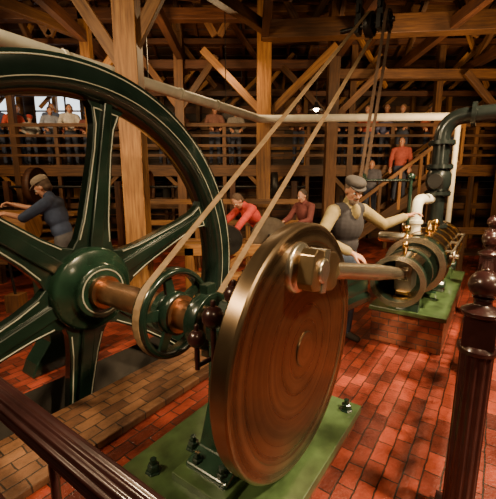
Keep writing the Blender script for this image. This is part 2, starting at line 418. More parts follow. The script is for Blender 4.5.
# ------------------------------------------------------------------ steam engine
en=empty('steam_engine',ENG)
b=MB(); b.lathe((0,0,AX),(0,1,0),[(.09,.11),(.45,.11),(.46,.105),(2.9,.105)],40,0)
b.lathe((0,.94,AX),(0,1,0),[(0,.135),(.05,.135)],40,0); b.lathe((0,1.84,AX),(0,1,0),[(0,.14),(.06,.14)],40,0)
b.obj('crankshaft',['copper'],en)
b=MB(); b.lathe((0,0,0),(0,1,0),[(-.008,0.001),(-.008,.095),(-.004,.10),(0,.10),(0,.60),(-.005,.605),(-.005,.685),(0,.695),(.01,.702),(.085,.702),(.095,.695),(.095,.2),(.095,.001)],160,0,True,caps=False)
o=b.obj('crank_disc',['disc'],en,(.02,0,AX))
o.modifiers.new('es','EDGE_SPLIT').split_angle=math.radians(25)
PX,PZ=-.10,1.39
b=MB()
b.lathe((PX,.01,PZ),(0,-1,0),[(0,.13),(.03,.13),(.04,.12),(.04,.05),(.14,.05),(.145,.062),(.16,.062),(.165,.05)],40,0)
b.obj('crank_pin',['brsteel','copper'],en)
CY=-.10
pin=V((PX,CY,PZ)); cr=V((2.15,CY,AX)); d=(cr-pin).normalized(); up=d.cross(V((0,1,0))).normalized()
if up.z<0: up=-up
b=MB()
L=(cr-pin).length
b.prism([(-.11,-.07),(-.08,-.10),(.16,-.10),(.22,-.07),(.22,.07),(.16,.10),(-.08,.10),(-.11,.07)],pin,d,up,(0,.08,0),1)
b.prism([(.0,-.11),(.06,-.11),(.06,.11),(.0,.11)],pin,d,up,(0,.095,0),0)
b.tube([pin+d*.2,pin+d*.28,pin+d*(L*.5),pin+d*(L-.2),pin+d*(L-.1)],[.055,.048,.062,.052,.052],20,0)
b.prism([(-.12,-.07),(.06,-.07),(.09,0),(.06,.07),(-.12,.07)],cr,d,up,(0,.09,0),0)
b.obj('connecting_rod',['brsteel','bronze'],en,bevel=.006)
b=MB()
b.prism([(-.42,.17),(.42,.17),(.42,.23),(.30,.27),(.22,.5),(.2,.86),(-.2,.86),(-.22,.5),(-.30,.27),(-.42,.23)],(0,.37,0),(1,0,0),(0,0,1),(0,.3,0),0)
b.lathe((0,.2,AX),(0,1,0),[(0,.18),(.02,.20),(.32,.20),(.34,.18)],40,0)
b.prism([(-.25,.92),(.25,.92),(.25,1.0),(.17,1.03),(.12,1.12),(-.12,1.12),(-.17,1.03),(-.25,1.0)],(0,.37,0),(1,0,0),(0,0,1),(0,.26,0),1)
for sx in(-.21,.21):
    for y in(.29,.45):
        b.lathe((sx,y,.98),(0,0,1),[(0,.018),(.08,.018)],12,2); b.lathe((sx,y,1.0),(0,0,1),[(0,.032),(.03,.032)],6,2,False)
b.obj('main_bearing',['green','dkgreen','steel'],en,bevel=.01)
b=MB()
for (x,y,z,r) in((-.16,.36,1.11,.055),(.07,.45,1.13,.045),(-.36,.34,1.04,.06),(-.36,.46,.90,.05)):
    b.cyl((x,y,z-.05),(x,y,z+.03),.015,n=12); b.sphere((x,y,z+.03+r),r); b.lathe((x,y,z+.03+r*1.95),(0,0,1),[(0,.012),(.03,.014),(.035,.006)],12)
b.cyl((-.36,.34,.8),(-.36,.34,1.04),.014); b.cyl((-.36,.34,.86),(-.2,.36,.86),.014); b.cyl((-.36,.46,.8),(-.36,.46,.9),.014); b.cyl((-.36,.46,.82),(-.19,.45,.82),.014)
b.obj('ball_oilers',['maroon'],en)
b=MB(); ey=.72
b.lathe((.03,ey-.05,AX),(0,1,0),[(0,.16),(.0,.195),(.02,.20),(.08,.20),(.1,.195),(.1,.16)],48,0)
b.beam((.18,ey,AX+.02),(1.9,.62,AX+.1),.03,.06,1)
b.box((.03,ey,AX+.22),(.09,.07,.07),0); b.box((.03,ey,AX-.22),(.09,.07,.07),0)
b.obj('eccentric',['dkgreen','steel'],en,bevel=.005)
PY=1.03; PR=.325
b=MB(); b.lathe((0,PY,AX),(0,1,0),[(-.055,PR-.007),(-.03,PR),(.03,PR),(.055,PR-.007),(.055,PR-.04),(-.055,PR-.04)],64,0,True,True)
b.lathe((0,PY,AX),(0,1,0),[(-.07,.1),(-.07,.155),(.07,.155),(.07,.1)],32,1,caps=False)
for k in range(5):
    a=.5+k*2*math.pi/5; ux=V((math.cos(a),0,math.sin(a))); uy=V((-math.sin(a),0,math.cos(a)))
    b.prism([(.14,.04),(PR-.02,.025),(PR-.02,-.025),(.14,-.04)],(0,PY,AX),ux,uy,(0,.03,0),1)
b.obj('shaft_pulley',['dkgreen','dkgreen'],en)
b=MB(); b.prism([(-.35,0),(.35,0),(.3,.12),(.16,.3),(.16,.98),(.08,1.08),(-.08,1.08),(-.16,.98),(-.16,.3),(-.3,.12)],(0,2.72,0),(1,0,0),(0,0,1),(0,.24,0),0)
b.obj('outboard_bearing',['dkgreen'],en,bevel=.01)
b=MB(); b.box((.08,.37,.05),(1.36,.92,.10)); b.obj('brick_plinth_crank',['brickv'],en)
b=MB(); b.box((.08,.37,.13),(1.42,.98,.06),0); b.box((0,.37,.18),(1.0,.36,.05),0)
for (x,y) in((-.5,.05),(-.52,.68),(.62,.68),(-.25,.62),(.68,-.04),(-.4,.25)):
    b.lathe((x,y,.155),(0,0,1),[(0,.05),(.012,.05),(.012,.036),(.05,.036),(.052,.02),(.085,.02)],6 ,1,False)
for (x,y) in((-.38,.28),(-.38,.46),(.38,.28),(.38,.46)):
    b.lathe((x,y,.2),(0,0,1),[(0,.045),(.015,.045),(.015,.034),(.055,.034),(.057,.02),(.09,.02)],6,1,False)
b.obj('base_plate',['base','dkgreen'],en,bevel=.008)
def loft(mb,secs,mi=0):
    vs=[];fs=[];n=len(secs[0])
    for sct in secs: vs+=[V(p) for p in sct]
    for k in range(len(secs)-1):
        for i in range(n):
            j=(i+1)%n; fs.append((k*n+i,k*n+j,(k+1)*n+j,(k+1)*n+i))
    fs.append(tuple(reversed(range(n)))); e_=(len(secs)-1)*n; fs.append(tuple(range(e_,e_+n)))
    mb.add(vs,fs,mi,False)
b=MB(); secs=[]
for x,y,w,zb,zt in((.15,.37,.2,.62,1.02),(.6,.34,.14,.66,.98),(1.0,.30,.12,.68,.98),(1.4,.24,.12,.68,1.0),(1.72,.18,.14,.68,1.04)):
    secs.append([(x,y-w/2,zb),(x,y+w/2,zb),(x,y+w/2,zb+.06),(x,y+w/4,zb+.1),(x,y+w/4,zt-.1),(x,y+w/2,zt-.06),(x,y+w/2,zt),(x,y-w/2,zt),(x,y-w/2,zt-.06),(x,y-w/4,zt-.1),(x,y-w/4,zb+.1),(x,y-w/2,zb+.06)])
loft(b,secs); b.obj('girder_frame',['dkgreen'],en,bevel=.01)
# bored trunk guide, open at the crank end and on the near side
b=MB(); n=56
def shell(x0,x1,ro,ri,a_from,a_to,mi=0):
    k=max(3,int((a_to-a_from)/(2*math.pi)*n)); vs=[];fs=[]
    for x in(x0,x1):
        for r in(ro,ri):
            for i in range(k+1):
                a=a_from+(a_to-a_from)*i/k; vs.append((x,CY+r*math.cos(a),AX+r*math.sin(a)))
    q=k+1
    for i in range(k):
        fs+= [(i,i+1,2*q+i+1,2*q+i),(q+i,3*q+i,3*q+i+1,q+i+1),(i,q+i,q+i+1,i+1),(2*q+i,2*q+i+1,3*q+i+1,3*q+i)]
    fs+= [(0,2*q,3*q,q),(k,q+k,3*q+k,2*q+k)]
    b.add(vs,fs,mi,True)
R=math.radians
shell(1.76,1.79,.25,.205,0,2*math.pi,1)
shell(1.79,1.88,.245,.205,0,2*math.pi,0)
shell(1.88,2.62,.232,.21,R(-80),R(140),2)
shell(1.88,2.62,.232,.21,R(200),R(280),2)
shell(2.22,2.30,.242,.209,R(-80),R(280),0)
shell(2.62,2.78,.32,.1,0,2*math.pi,0)
shell(2.60,2.622,.323,.26,0,2*math.pi,1)
o=b.obj('crosshead_guide',['dkgreen','brsteel','lag'],en); o.modifiers.new('es','EDGE_SPLIT').split_angle=R(35)
b=MB(); b.box((2.2,CY,AX),(.3,.16,.32),0); b.box((2.2,CY,AX+.175),(.36,.12,.04),1); b.box((2.2,CY,AX-.175),(.36,.12,.04),1)
b.cyl((2.3,CY,AX),(2.75,CY,AX),.035,mi=1); b.obj('crosshead',['steel','brass'],en,bevel=.006)
b=MB(); b.prism([(-.12,.42),(.12,.42),(.08,.5),(.07,.68),(-.07,.68),(-.08,.5)],(2.5,CY,0),(1,0,0),(0,0,1),(0,.24,0)); b.obj('guide_foot',['dkgreen'],en,bevel=.01)
# cylinder
b=MB()
b.lathe((2.78,CY,AX),(1,0,0),[(0,.335),(.07,.335),(.07,.315),(.12,.315),(1.5,.315),(1.85,.315),(1.85,.335),(1.95,.335),(1.96,.27),(2.02,.25),(2.04,.1)],72,0)
for x in(2.95,3.36,3.78,4.2,4.58): b.lathe((x,CY,AX),(1,0,0),[(-.018,.316),(-.018,.322),(.018,.322),(.018,.316)],64,1,True,True)
for xx in(2.80,4.62):
    for k in range(14):
        a=k*2*math.pi/14; b.lathe((xx,CY+.318*math.cos(a)*1,AX+.318*math.sin(a)),(1,0,0),[(-.04,.016),(.1,.016)],6,1,False)
o=b.obj('steam_cylinder',['lag','brass'],en); o.modifiers.new('es','EDGE_SPLIT').split_angle=R(35)
b=MB()
for x in(2.98,4.35):
    b.lathe((x,CY+.16,AX+.25),(0,1,0),[(0,.05),(.02,.065),(.32,.065),(.34,.05)],24,1)
    b.lathe((x,CY-.30,AX-.29),(0,1,0),[(0,.06),(.02,.075),(.6,.075),(.62,.06)],24,0)
b.box((3.57,CY,AX-.32),(1.2,.26,.14),0)
b.beam((2.7,CY-.35,AX+.16),(4.6,CY-.35,AX+.16),.018,.03,1)
for x in(2.82,3.57,4.52): b.beam((x,CY-.25,AX+.16),(x,CY-.36,AX+.16),.03,.03,1)
b.lathe((3.57,CY-.30,AX-.02),(0,-1,0),[(0,.09),(.03,.09),(.035,.03),(.07,.03)],24,1)
b.obj('valve_gear',['dkgreen','brsteel'],en,bevel=.006)
b=MB(); b.prism([(-.3,.42),(.3,.42),(.22,.60),(-.22,.60)],(3.57,CY,0),(1,0,0),(0,0,1),(0,.36,0),0); b.box((3.6,CY,.40),(2.5,.80,.05),1)
b.box((4.45,CY,.50),(.5,.5,.16),1)
b.obj('cylinder_feet',['green','base'],en,bevel=.008)
b=MB(); b.box((3.6,CY,.19),(2.45,.74,.37)); b.obj('brick_plinth_cylinder',['brickv'],en)
b=MB(); b.lathe((2.70,CY+.12,AX+.27),(0,0,1),[(0,.03),(.06,.03),(.06,.012),(.1,.012),(.1,.04),(.16,.045),(.17,.03),(.175,.01)],20); 
b.lathe((2.05,CY,AX+.22),(0,0,1),[(0,.02),(.05,.02),(.05,.03),(.12,.03),(.13,.01)],16)
b.lathe((3.3,CY-.05,AX+.29),(0,0,1),[(0,.02),(.08,.02),(.08,.04),(.16,.04),(.17,.01)],16)
b.lathe((2.98,CY-.08,AX+.29),(0,0,1),[(0,.025),(.05,.025),(.06,.045),(.10,.045),(.14,.02),(.2,.012)],16)
b.lathe((3.62,CY-.06,AX+.29),(0,0,1),[(0,.03),(.06,.03),(.07,.05),(.13,.05),(.16,.02)],16)
b.tube([(2.98,CY-.08,AX+.44),(3.1,CY-.1,AX+.46),(3.3,CY-.06,AX+.44)],.012,8)
b.obj('lubricators',['brass'],en)
# dark steam pipe
b=MB(); sx=3.95
top=1.95+.75
pts=[(sx,CY,1.15),(sx,CY,top-.25)]
for k in range(1,7):
    a=k*math.pi/12; pts.append((sx,CY-.25*(1-math.cos(a)),top-.25+.25*math.sin(a)))
pts.append((sx,CY-3.5,top))
b.tube(pts,.105,24,0)
for z in(1.21,1.66,2.02,2.34): b.lathe((sx,CY,z),(0,0,1),[(0,.17),(.05,.17)],28,0)
b.lathe((sx,CY,1.72),(0,0,1),[(0,.12),(.08,.16),(.22,.16),(.3,.12)],28,0)
b.lathe((sx,CY-.32,top),(0,-1,0),[(0,.16),(.05,.16)],28,0)
b.cyl((sx-.1,CY,1.85),(sx-.30,CY,1.85),.02); b.lathe((sx-.30,CY,1.85),(1,0,0),[(0,.09),(-.02,.10),(-.03,.09)],20,1)
for z in(1.21,1.66,2.02,2.34):
    for k in range(8):
        a=k*math.pi/4; b.lathe((sx+.145*math.cos(a),CY+.145*math.sin(a),z-.015),(0,0,1),[(0,.014),(.08,.014)],6,1,False)
b.obj('steam_supply_pipe',['pipegreen','black'],en)
b=MB()
b.tube([(3.42,.06,1.1),(3.42,.06,1.42),(3.43,.06,1.5),(3.47,.06,1.56),(3.54,.05,1.60),(3.64,.03,1.61),(3.92,-.05,1.61)],.07,16); b.lathe((3.42,.06,1.3),(0,0,1),[(0,.095),(.04,.095)],20)
b.obj('exhaust_elbow',['white'],en)
# ------------------------------------------------------------------ overhead pulley, belts
up_c=ENG.inverted()@V((1.83,5.766,4.16)); up_c.y=PY
e=empty('overhead_pulley',ENG); b=MB(); c=up_c
b.lathe(c,(0,1,0),[(-.06,.17),(.06,.17),(.06,.14),(-.06,.14)],32,0,True,True); b.lathe(c+V((0,-.35,0)),(0,1,0),[(0,.035),(.8,.035)],16,0)
b.lathe(c,(0,1,0),[(-.06,.06),(.06,.06)],16,0)
for k in range(4):
    a=k*math.pi/2; b.beam(c+V((math.cos(a)*.04,0,math.sin(a)*.04)),c+V((math.cos(a)*.15,0,math.sin(a)*.15)),.03,.04,0,up=(0,1,0))
b.lathe(c+V((0,-.26,0)),(0,1,0),[(-.04,.14),(.04,.14),(.04,.11),(-.04,.11)],32,0,True,True); b.lathe(c+V((0,-.26,0)),(0,1,0),[(-.02,.115),(.02,.115)],24,0)
for y in(-.14,.18):
    b.beam(c+V((0,y,0)),c+V((0,y,.75)),.05,.09,0); b.box(c+V((0,y,0)),(.17,.07,.2),0)
    b.box(c+V((.05,y,.25)),(.26,.05,.12),0)
b.obj('hanger_and_pulleys',['black'],e,bevel=.005)
hang=EW(*(c+V((0,.02,.85)))); tim('hanger_beam',(hang.x-.6,hang.y,hang.z),(9,hang.y,hang.z),.25,.24,'wood3')
def belt_path(c1,r1,c2,r2):
    c1=V(c1);c2=V(c2); dx=c2.x-c1.x;dz=c2.z-c1.z;D=math.hypot(dx,dz);a=math.atan2(dz,dx); be=math.acos((r1-r2)/D)
    P=[]
    for k in range(17):
        t=a+be+(2*math.pi-2*be)*k/16; P.append(V((c1.x+r1*math.cos(t),c1.y,c1.z+r1*math.sin(t))))
    Q=[]
    for k in range(13):
        t=a-be+(2*be)*k/12; Q.append(V((c2.x+r2*math.cos(t),c2.y,c2.z+r2*math.sin(t))))
    return P+Q+[P[0]]
e=empty('drive_belt',ENG); b=MB()
cc=V(c); pth=belt_path((0,PY,AX),PR+.005,(cc.x,cc.y,cc.z),.175)
b.strip(pth,(0,1,0),.06); b.obj('belt_loop',['belt'],e)
gy=cc.y-.26
gc=V((3.35,gy,1.86))
e=empty('governor_belt',ENG); b=MB()
b.strip(belt_path(gc,.1,(cc.x,gy,cc.z),.145),(0,1,0),.045); b.obj('belt_loop',['dbelt'],e)
b=MB(); b.lathe(gc,(0,1,0),[(-.035,.095),(.035,.095)],24,0); b.cyl(gc,(gc.x,CY+.24,gc.z),.018); b.cyl((gc.x,CY+.24,1.05),(gc.x,CY+.24,gc.z+.05),.022)
b.lathe((gc.x,CY+.24,gc.z+.02),(0,0,1),[(0,.04),(.04,.05),(.07,.02)],16,0)
b.obj('governor',['dkgreen'],en)
# ------------------------------------------------------------------ white overhead steam pipes
e=empty('overhead_steam_pipe'); b=MB(); t=V((.535,.845,0)).normalized()
p=V((-2.32,3.57,3.15)); q=V((.15,7.5,3.15))
b.tube([p-t*3,p,q-t*.3,q-t*.12,q+V((.05,.12,0)),q+V((.25,.16,0)),(4.1,7.65,3.2),(4.3,7.65,3.2),(8.9,7.6,3.2)],.078,18)
for k in range(6):
    c0=p+t*(k*.9-1.2); b.lathe(c0,t,[(0,.088),(.04,.088)],18)
b.tube([(4.35,7.6,3.15),(4.35,7.6,0)],.055,16)
b.obj('lagged_pipe',['white'],e)
b=MB()
for k in(0,2,4):
    c0=p+t*(k*.9); b.beam(c0+V((0,0,.07)),c0+V((0,0,1.6)),.015,.015)
b.obj('pipe_hangers',['black'],e)
# ------------------------------------------------------------------ iron railings
def newel(name,x,y):
    e=empty(name,ENG); b=MB()
    b.box((x,y,.03),(.22,.22,.06),0)
    n=96; vs=[];fs=[]
    zs=[.06,.10,.95,1.02]
    for z in zs:
        for i in range(n):
            a=2*math.pi*i/n; r=.068+.006*math.cos(12*a); vs.append((x+r*math.cos(a),y+r*math.sin(a),z))
    for k in range(len(zs)-1):
        for i in range(n): fs.append((k*n+i,k*n+(i+1)%n,(k+1)*n+(i+1)%n,(k+1)*n+i))
    b.add(vs,fs,0,True)
    b.lathe((x,y,1.0),(0,0,1),[(0,.085),(.02,.09),(.04,.075)],32,0)
    b.box((x,y,1.115),(.135,.135,.16),0)
    b.lathe((x,y,1.19),(0,0,1),[(0,.085),(.02,.09),(.035,.06),(.05,.035),(.07,.035),(.085,.05)],32,0)
    b.sphere((x,y,1.335),.07,0,28,18)
    b.lathe((x,y,1.40),(0,0,1),[(0,.014),(.012,.014),(.018,.006)],16,0)
    b.obj('newel_post',['maroon'],e,bevel=.004)
NY=-.79
newel('cast_iron_newel',.295,NY); newel('cast_iron_newel',2.05,NY); newel('cast_iron_newel',3.85,NY)
def rail(mb,p0,p1,r=.036):
    p0=V(p0);p1=V(p1);d=(p1-p0).normalized();x=d.cross(V((0,0,1))).normalized();z=x.cross(d);n=72;vs=[];fs=[]
    for p in(p0,p1):
        for i in range(n):
            a=2*math.pi*i/n; rr=r*(1+.09*math.cos(12*a)); vs.append(p+(x*math.cos(a)*1.1+z*math.sin(a))*rr)
    for i in range(n): fs.append((i,(i+1)%n,n+(i+1)%n,n+i))
    fs+= [tuple(range(n)),tuple(range(n,2*n))]; mb.add(vs,fs,0,True)
e=empty('iron_railing',ENG); b=MB()
for z in(1.12,.55):
    rail(b,(.375,NY,z),(1.97,NY,z)); rail(b,(2.13,NY,z),(3.77,NY,z)); 
x=.55
while x<3.7:
    if abs(x-2.05)>.1: b.cyl((x,NY,.55),(x,NY,1.1),.012,n=10)
    x+=.22
b.obj('reeded_rails',['maroon'],e)
e=empty('iron_railing',ENG); b=MB()
xc=-1.29
for z in(1.15,.6):
    rail(b,(xc,-.45,z),(xc,3.6,z))
y=.1
while y<3.6: b.cyl((xc,y,0),(xc,y,1.13),.012,n=10); y+=1.1
b.obj('reeded_rails',['maroon'],e)
# ------------------------------------------------------------------ people
def capsule(mb,p0,p1,r0,r1):
    p0=V(p0);p1=V(p1);d=p1-p0;L=max(d.length,1e-4);d.normalize()
    prof=[]
    for k in range(1,7): a=math.pi/2*k/6; prof.append((-r0*math.cos(a),r0*math.sin(a)))
    for k in range(0,6): a=math.pi/2*k/6; prof.append((L+r1*math.sin(a),r1*math.cos(a)))
    mb.lathe(p0,d,prof,16,0)
class Body:
    def __init__(s): s.mb=MB(); s.pr=[]
    def cap(s,l,p0,p1,r0,r1=None):
        r1=r0 if r1 is None else r1; capsule(s.mb,p0,p1,r0,r1); s.pr.append((l,'c',np.array(p0,float),np.array(p1,float),r0,r1))
    def ell(s,l,c,r,R=None):
        s.mb.sphere(c,r,0,20,14,R); s.pr.append((l,'e',np.array(c,float),np.array(R.transposed() if R else Matrix.Identity(3)),np.array(r,float)))
    def build(s,name,voxel,mats,parent,smooth=2):
        o=s.mb.obj('tmp',[],None,fixn=True)
        r=o.modifiers.new('r','REMESH'); r.mode='VOXEL'; r.voxel_size=voxel; r.use_smooth_shade=True
        sm=o.modifiers.new('s','SMOOTH'); sm.iterations=smooth; sm.factor=.5
        dg=bpy.context.evaluated_depsgraph_get(); me=bpy.data.meshes.new_from_object(o.evaluated_get(dg))
        bpy.data.objects.remove(o,do_unlink=True)
        n=len(me.polygons); ce=np.empty(n*3); me.polygons.foreach_get('center',ce); ce=ce.reshape(-1,3)
        best=np.full(n,1e9); lab=np.zeros(n,int); labs=list(mats.keys())
        for p in s.pr:
            if p[1]=='c':
                a,b_=p[2],p[3]; ab=b_-a; tt=np.clip((ce-a)@ab/max(ab@ab,1e-9),0,1); dd=np.linalg.norm(ce-a-tt[:,None]*ab,axis=1)-(p[4]+(p[5]-p[4])*tt)
            else:
                q=(ce-p[2])@p[3].T; k0=np.linalg.norm(q/p[4],axis=1); k1=np.linalg.norm(q/p[4]**2,axis=1)+1e-9; dd=k0*(k0-1)/k1
            m_=dd<best; best[m_]=dd[m_]; lab[m_]=labs.index(p[0])
        me.materials.clear()
        for l in labs: me.materials.append(mats[l])
        me.polygons.foreach_set('material_index',lab.astype(np.int32)); me.polygons.foreach_set('use_smooth',np.ones(n,bool)); me.update()
        me.name=name; ob=bpy.data.objects.new(name,me); bpy.context.scene.collection.objects.link(ob); ob.parent=parent; return ob
def hand(name,parent,w,d,nrm,side,curl,mats,vox=.0042):
    B=Body(); w=V(w);d=V(d).normalized();nrm=V(nrm);nrm=(nrm-d*nrm.dot(d)).normalized();s=d.cross(nrm).normalized()*side
    B.cap('skin',w-d*.03,w+d*.02,.024,.024)
    for k,(off,Ls) in enumerate(((.03,(.042,.026,.02)),(.0105,(.046,.03,.022)),(-.0095,(.043,.028,.021)),(-.028,(.034,.021,.018)))):
        kn=w+d*(.092-.006*abs(k-1))+s*off; B.cap('skin',w+d*.015+s*off*.6,kn,.016,.0125)
        cur=d+s*off*1.6; cur.normalize(); p=kn; ang=0
        for j,L in enumerate(Ls):
            ang+=curl*(.7,1.0,.7)[j]; dr=(cur*math.cos(ang)+nrm*math.sin(ang)).normalized(); q=p+dr*L; B.cap('skin',p,q,.0092-.0009*j,.0086-.0009*j); p=q
    b0=w+d*.025+s*.022; b1=b0+(d*.6+s*.75+nrm*.25).normalized()*.042; b2=b1+(d*.85+s*.35+nrm*.45).normalized()*.032; b3=b2+(d*.95+nrm*.4).normalized()*.025
    B.cap('skin',b0,b1,.015,.0115);B.cap('skin',b1,b2,.011,.0098);B.cap('skin',b2,b3,.0098,.008)
    return B.build(name,vox,{'skin':mats['skin']},parent,1)
def yaw_of(fx,fy): return math.atan2(fy,fx)-math.pi/2
def person(name,loc,yaw,shirt,pants,hair=(.05,.03,.02),hat=None,hatkind='cap',lean=0,head_yaw=0,head_pitch=0,vest=None,arms=None,legs=None,sc=1,voxel=.011,beard=False,crouch=0,handcurl=.5,short=False,palms=None):
    e=empty(name,Matrix.Translation(loc)@Matrix.Rotation(yaw,4,'Z')@Matrix.Scale(sc,4))
    mats={'skin':M['skin'],'lips':M['lips'],'shirt':cloth(shirt),'pants':cloth(pants),'vest':cloth(vest or shirt),'shoe':cloth((.03,.02,.015)),'hair':cloth(hair)}
    B=Body(); pel=V((0,0,.95-crouch)); Rl=Matrix.Rotation(-lean,3,'X')
    def U(p): return pel+Rl@(V(p)-V((0,0,.95)))
    tv='vest' if vest else 'shirt'
    B.ell('pants',pel+V((0,-.01,-.02)),(.165,.125,.13),None)
    B.ell(tv,U((0,0,1.06)),(.16,.118,.15),Rl); B.ell(tv,U((0,.005,1.25)),(.188,.135,.19),Rl); B.ell(tv,U((0,-.01,1.36)),(.18,.112,.1),Rl)
    B.cap(tv,U((-.13,-.01,1.41)),U((.13,-.01,1.41)),.074)
    B.cap('skin',U((0,0,1.42)),U((0,.02,1.53)),.058,.052)
    B.cap('shirt',U((0,-.005,1.445)),U((0,.002,1.495)),.075,.065)
    if vest: B.ell('shirt',U((0,.10,1.41)),(.04,.05,.075),Rl)
    arms=arms or {}
    for sd,nm in((-1,'l'),(1,'r')):
        sh=U((sd*.19,-.005,1.40)); el,wr=arms.get(nm,((sd*.25,.02,1.12),(sd*.24,.16,.93))); el=V(el);wr=V(wr)
        B.cap('shirt',U((sd*.18,-.005,1.4)),sh,.070,.070); B.cap('shirt',sh,el,.069,.057); 
        if short: B.cap('skin',el,wr,.042,.027)
        else: B.cap('shirt',el,el+(wr-el)*.84,.057,.046); B.cap('skin',wr-(wr-el)*.12,wr,.026,.025)
        fd=(wr-el).normalized(); pn=V((-sd*.3,0,-1)) if not palms else V(palms.get(nm,(0,0,-1)))
        hand('hand_left' if sd<0 else 'hand_right',e,wr,fd,pn,-sd if pn.z<0 else sd,handcurl,mats,.0042 if voxel<.015 else .006)
    legs=legs or {}
    for sd,nm in((-1,'l'),(1,'r')):
        hp=pel+V((sd*.085,0,-.03)); kn,an=legs.get(nm,((sd*.11,.03,.5),(sd*.12,-.02,.09))); kn=V(kn);an=V(an)
        B.cap('pants',hp,kn,.092,.062); B.cap('pants',kn,an,.06,.05); B.cap('shoe',an+V((0,-.03,-.045)),an+V((sd*.02,.15,-.053)),.042,.035)
    Hr=Rl@Matrix.Rotation(head_yaw,3,'Z')@Matrix.Rotation(-head_pitch,3,'X'); hc=U((0,.035,1.605))
    def H(p): return hc+Hr@V(p)
    B.ell('skin',H((0,-.008,.025)),(.075,.092,.092),Hr); B.ell('skin',H((0,.028,-.045)),(.057,.058,.068),Hr); B.ell('skin',H((0,.065,-.092)),(.026,.022,.02),Hr)
    B.cap('skin',H((0,.088,.012)),H((0,.108,-.022)),.009,.014); B.cap('skin',H((-.036,.076,.028)),H((.036,.076,.028)),.013)
    B.ell('lips',H((0,.083,-.056)),(.023,.011,.009),Hr)
    for sd in(-1,1): B.ell('skin',H((sd*.076,-.005,-.008)),(.011,.019,.03),Hr); B.ell('skin',H((sd*.04,.062,-.025)),(.022,.018,.02),Hr)
    B.ell('hair',H((0,-.026,.04)),(.082,.092,.088),Hr); B.ell('hair',H((0,-.05,-.02)),(.07,.06,.06),Hr)
    if beard: B.ell('hair',H((0,.05,-.088)),(.05,.048,.042),Hr); B.ell('hair',H((0,.092,-.042)),(.032,.012,.01),Hr)
    B.build('body',voxel,mats,e)
    b=MB()
    for sd in(-1,1): b.sphere(H((sd*.03,.078,.006)),.0125,0,12,8); b.sphere(H((sd*.03,.0875,.005)),.006,1,10,6)
    b.obj('eyes',['eyew','eyed'],e)
    if hat:
        b=MB(); n=28
        prof=[(0,.092,.104),(.03,.094,.106),(.06,.084,.097),(.08,.058,.07),(.09,.02,.025)]
        if hatkind=='flat': prof=[(-.005,.088,.102),(.015,.098,.113),(.035,.10,.116),(.055,.085,.098),(.066,.05,.06),(.068,.01,.01)]
        vs=[];fs=[]
        for (z,rx,ry) in prof:
            for i in range(n): a=2*math.pi*i/n; vs.append(H((rx*math.cos(a),ry*math.sin(a)-.015,z+.062)))
        for k in range(len(prof)-1):
            for i in range(n): fs.append((k*n+i,k*n+(i+1)%n,(k+1)*n+(i+1)%n,(k+1)*n+i))
        fs.append(tuple(range((len(prof)-1)*n,len(prof)*n))); b.add(vs,fs,0,True)
        vs=[];m=12
        for z in(0,.008):
            for i in range(m+1):
                a=math.pi*i/m; vs.append(H((.08*math.cos(a),.05+.10*math.sin(a)*(.95 if hatkind=='cap' else .75),.062+z-.02*math.sin(a))))
        q=m+1; fs=[tuple(reversed(range(q))),tuple(range(q,2*q))]+[(i,i+1,q+i+1,q+i) for i in range(m)]+[(m,0,q,q+m)]
        b.add(vs,fs,0,False); b.obj('hat',[cloth(hat)],e)
    return e
pos=EW(2.12,.56,0)
person('engineer_man',pos,yaw_of(.45,-.89),(.27,.20,.085),(.035,.05,.085),hair=(.13,.085,.06),hat=(.05,.04,.037),hatkind='flat',lean=.12,head_yaw=-.25,head_pitch=.3,vest=(.022,.018,.022),
  arms={'l':((-.45,.10,1.24),(-.67,.20,1.33)),'r':((.40,.12,1.16),(.19,.34,1.03))},beard=True,voxel=.008,handcurl=.55,sc=1.09)
person('sawyer_man',(-2.62,4.95,0),yaw_of(-.96,-.1),(.035,.05,.10),(.06,.055,.06),hair=(.1,.06,.04),hat=(.20,.15,.11),hatkind='cap',lean=.26,head_pitch=.3,
  arms={'r':((.22,.36,1.28),(.12,.62,1.36)),'l':((-.22,.36,1.22),(-.12,.60,1.26))},voxel=.009,short=True,handcurl=.9,sc=1.12)
person('mill_worker_in_red',(.24,6.55,0),yaw_of(-.75,-.5),(.50,.045,.035),(.05,.05,.09),hair=(.09,.05,.03),hat=None,lean=.75,head_pitch=.1,arms={'l':((-.24,.58,1.05),(-.18,.70,.84)),'r':((.24,.58,1.05),(.18,.70,.84))},voxel=.012,sc=1.08)
person('mill_worker',(1.15,6.9,0),yaw_of(-.8,-.6),(.13,.03,.026),(.03,.03,.04),hat=None,lean=.15,head_pitch=.2,arms={'l':((-.28,.2,1.15),(-.2,.42,1.1)),'r':((.28,.2,1.15),(.2,.42,1.1))},voxel=.012)
rail_arms={'l':((-.27,.12,1.18),(-.16,.34,1.07)),'r':((.27,.12,1.18),(.16,.34,1.07))}
spec=[(-7.15,1,(.07,.10,.22),None),(-6.65,.95,(.55,.08,.05),None),(-6.2,.8,(.35,.33,.3),(.4,.05,.04)),(-5.6,.93,(.30,.32,.4),None),(-5.05,.97,(.6,.55,.5),None),(-4.55,.85,(.2,.06,.05),(.08,.1,.3)),
 (-2.4,.95,(.10,.09,.1),None),(-1.9,.88,(.2,.07,.05),None),(-.95,.95,(.22,.10,.08),None),(-.35,.9,(.25,.22,.2),None),(1.45,.97,(.2,.08,.06),None),(2.75,.94,(.1,.1,.16),None),(3.4,.95,(.45,.08,.06),None),(3.9,.82,(.12,.13,.25),(.3,.05,.04)),(4.4,.97,(.06,.06,.07),None),(5.2,.95,(.4,.1,.06),None),(5.9,.9,(.3,.3,.32),None)]
